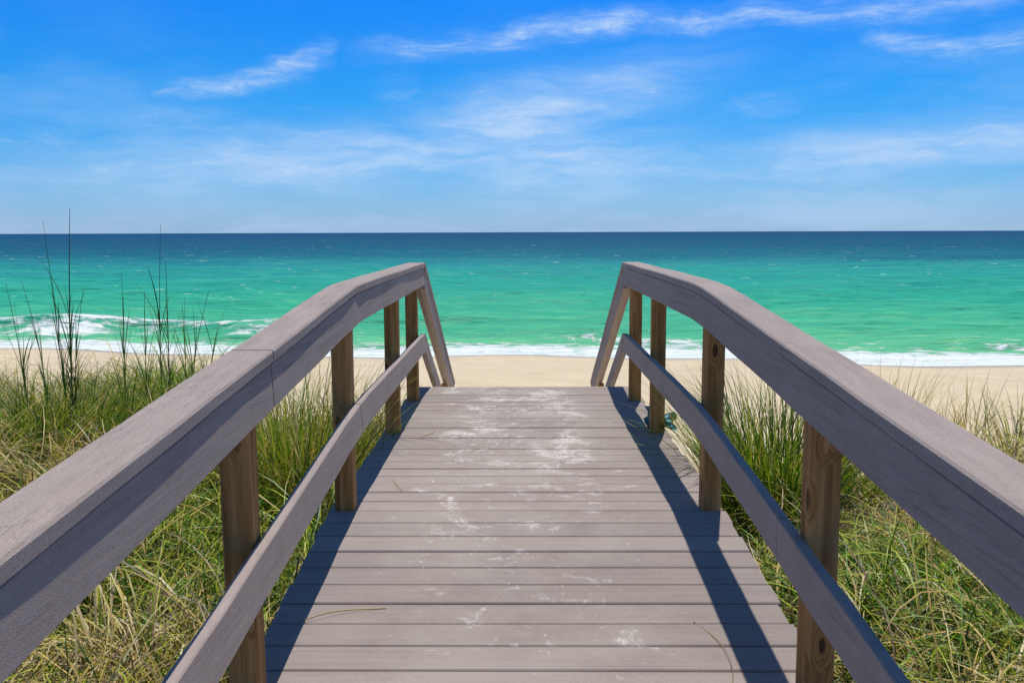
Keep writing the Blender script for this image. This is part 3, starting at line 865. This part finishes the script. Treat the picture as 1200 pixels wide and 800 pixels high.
# clear Gulf air: deepen the blue away from the horizon
tint = nb.ramp(nb.mapr(el, 0, 700, smooth=False), [(0.0, (0.34, 0.62, 1.22)), (0.10, (0.20, 0.66, 1.25)), (0.22, (0.09, 0.67, 1.30)), (0.38, (0.04, 0.61, 1.50)), (0.6, (0.14, 0.62, 1.30)), (1.0, (0.42, 0.60, 0.80))])
skyc = nb.mix(1.0, sky.outputs[0], tint, 'MULTIPLY')
# cirrus
uv = nb.xyz(az, el, 0.0)
wp = nb.noise(nb.scale(uv, (0.007, 0.014, 1)), 1.0, 6, 0.55, 0.0, 'Color')
wv = nb.new('ShaderNodeVectorMath', operation='MULTIPLY_ADD')
sub = nb.new('ShaderNodeVectorMath', operation='SUBTRACT'); nb.put(sub.inputs[0], wp); sub.inputs[1].default_value = (0.5, 0.5, 0.5)
nb.put(wv.inputs[0], sub.outputs[0]); wv.inputs[1].default_value = (95, 46, 0); nb.put(wv.inputs[2], uv)
q = nb.sep(wv.outputs[0]); U, Vv = q[0], q[1]
fib = nb.noise(nb.scale(wv.outputs[0], (0.008, 0.050, 1), (0, 0, 0), (0, 0, R(-7))), 1.0, 8, 0.62)
fib2 = nb.noise(nb.scale(wv.outputs[0], (0.026, 0.070, 1), (4, 2, 0), (0, 0, R(-14))), 1.0, 9, 0.72)
fib3 = nb.noise(nb.scale(uv, (0.016, 0.13, 1), (1, 6, 0), (0, 0, R(-9))), 1.0, 7, 0.68, 0.6)
tex = nb.m('MULTIPLY', nb.mapr(fib, 0.33, 0.62), nb.m('MULTIPLY', nb.mapr(fib2, 0.34, 0.64, 0.28, 1.15), nb.mapr(fib3, 0.34, 0.62, 0.55, 1.10)))
# (x0,y0)-(x1,y1) in picture pixels of the photograph -> sky angles; half thickness; strength
BANDS = [(430, 70, 770, 36, 11, 0.80), (720, 42, 960, 40, 12, 0.68), (900, 46, 1260, 22, 17, 0.75), (205, 122, 350, 98, 11, 0.75), (310, 100, 400, 72, 13, 0.85),
         (970, 74, 1110, 98, 13, 0.65), (1060, 94, 1230, 76, 15, 0.65), (100, 207, 660, 176, 30, 1.0), (480, 172, 760, 106, 34, 1.15), (520, 190, 760, 198, 42, 1.0), (150, 150, 400, 175, 18, 0.35), (300, 182, 560, 172, 16, 0.8),
         (760, 204, 1280, 176, 26, 0.95), (900, 182, 1240, 186, 10, 0.7), (840, 128, 920, 132, 13, 0.30), (440, 112, 490, 108, 14, 0.30), (-40, 78, 60, 74, 8, 0.2), (700, 84, 770, 86, 8, 0.3), (1010, 130, 1120, 138, 12, 0.2), (-60, 180, 160, 168, 14, 0.35)]
tot = None; broad = None
for (x0, y0, x1, y1, th, st) in BANDS:
    u0, v0, u1, v1 = x0 - 605, 272 - y0, x1 - 605, 272 - y1
    sl = (v1 - v0) / (u1 - u0); soft = max(28, 0.30 * (u1 - u0))
    line = nb.m('MULTIPLY_ADD', nb.m('SUBTRACT', U, u0), sl, v0)
    dv = nb.m('DIVIDE', nb.m('SUBTRACT', Vv, line), th)
    g = nb.m('EXPONENT', nb.m('MULTIPLY', nb.m('MULTIPLY', dv, dv), -1.0))
    if th >= 20:
        du = nb.m('DIVIDE', nb.m('SUBTRACT', U, (u0 + u1) / 2), 0.56 * (u1 - u0))
        rr_ = nb.m('EXPONENT', nb.m('MULTIPLY', nb.m('MULTIPLY', du, du), -1.0))
    else: rr_ = nb.m('MULTIPLY', nb.mapr(U, u0 - soft * 0.4, u0 + soft), nb.mapr(U, u1 + 0.12 * (u1 - u0) + 8, u1 - 0.16 * (u1 - u0) - 10))
    g = nb.m('MULTIPLY', nb.m('MULTIPLY', g, rr_), st)
    if th >= 20: broad = g if broad is None else nb.m('MAXIMUM', broad, g)
    tot = g if tot is None else nb.m('MAXIMUM', tot, g)
cl = nb.m('MULTIPLY', tot, nb.m('MULTIPLY_ADD', tex, 0.95, 0.18))
cl = nb.m('MAXIMUM', cl, nb.m('MULTIPLY', broad, nb.mapr(fib, 0.28, 0.66, 0.36, 1.0)))
veil = nb.m('MULTIPLY', nb.mapr(nb.noise(nb.scale(wv.outputs[0], (0.004, 0.016, 1), (7, 3, 0), (0, 0, R(-6))), 1.0, 7, 0.6), 0.42, 0.72), nb.mapr(el, 20, 250, 0.45, 0.03))
cl = nb.m('MAXIMUM', cl, veil)
low = nb.m('MULTIPLY', nb.mapr(el, 85, -5), nb.mapr(fib, 0.2, 0.7, 0.32, 0.50))
cl = nb.m('ADD', cl, nb.m('MULTIPLY', low, nb.m('SUBTRACT', 1.0, cl)), clamp=True)
cloud = nb.mix(1.0, nb.mix(0.0, (1, 1, 1), (1, 1, 1)), (4.9, 6.75, 9.5), 'MULTIPLY')
skyc = nb.mix(nb.m('MULTIPLY', cl, 0.92), skyc, cloud)
nb.put(bg.inputs['Color'], skyc)
bg.inputs['Strength'].default_value = 0.10

SC.view_settings.view_transform = 'Standard'; SC.view_settings.look = 'None'
SC.view_settings.exposure = 0.0; SC.view_settings.gamma = 1.0; SC.view_settings.use_curve_mapping = False
SC.cycles.use_denoising = True
SC.cycles.max_bounces = 8
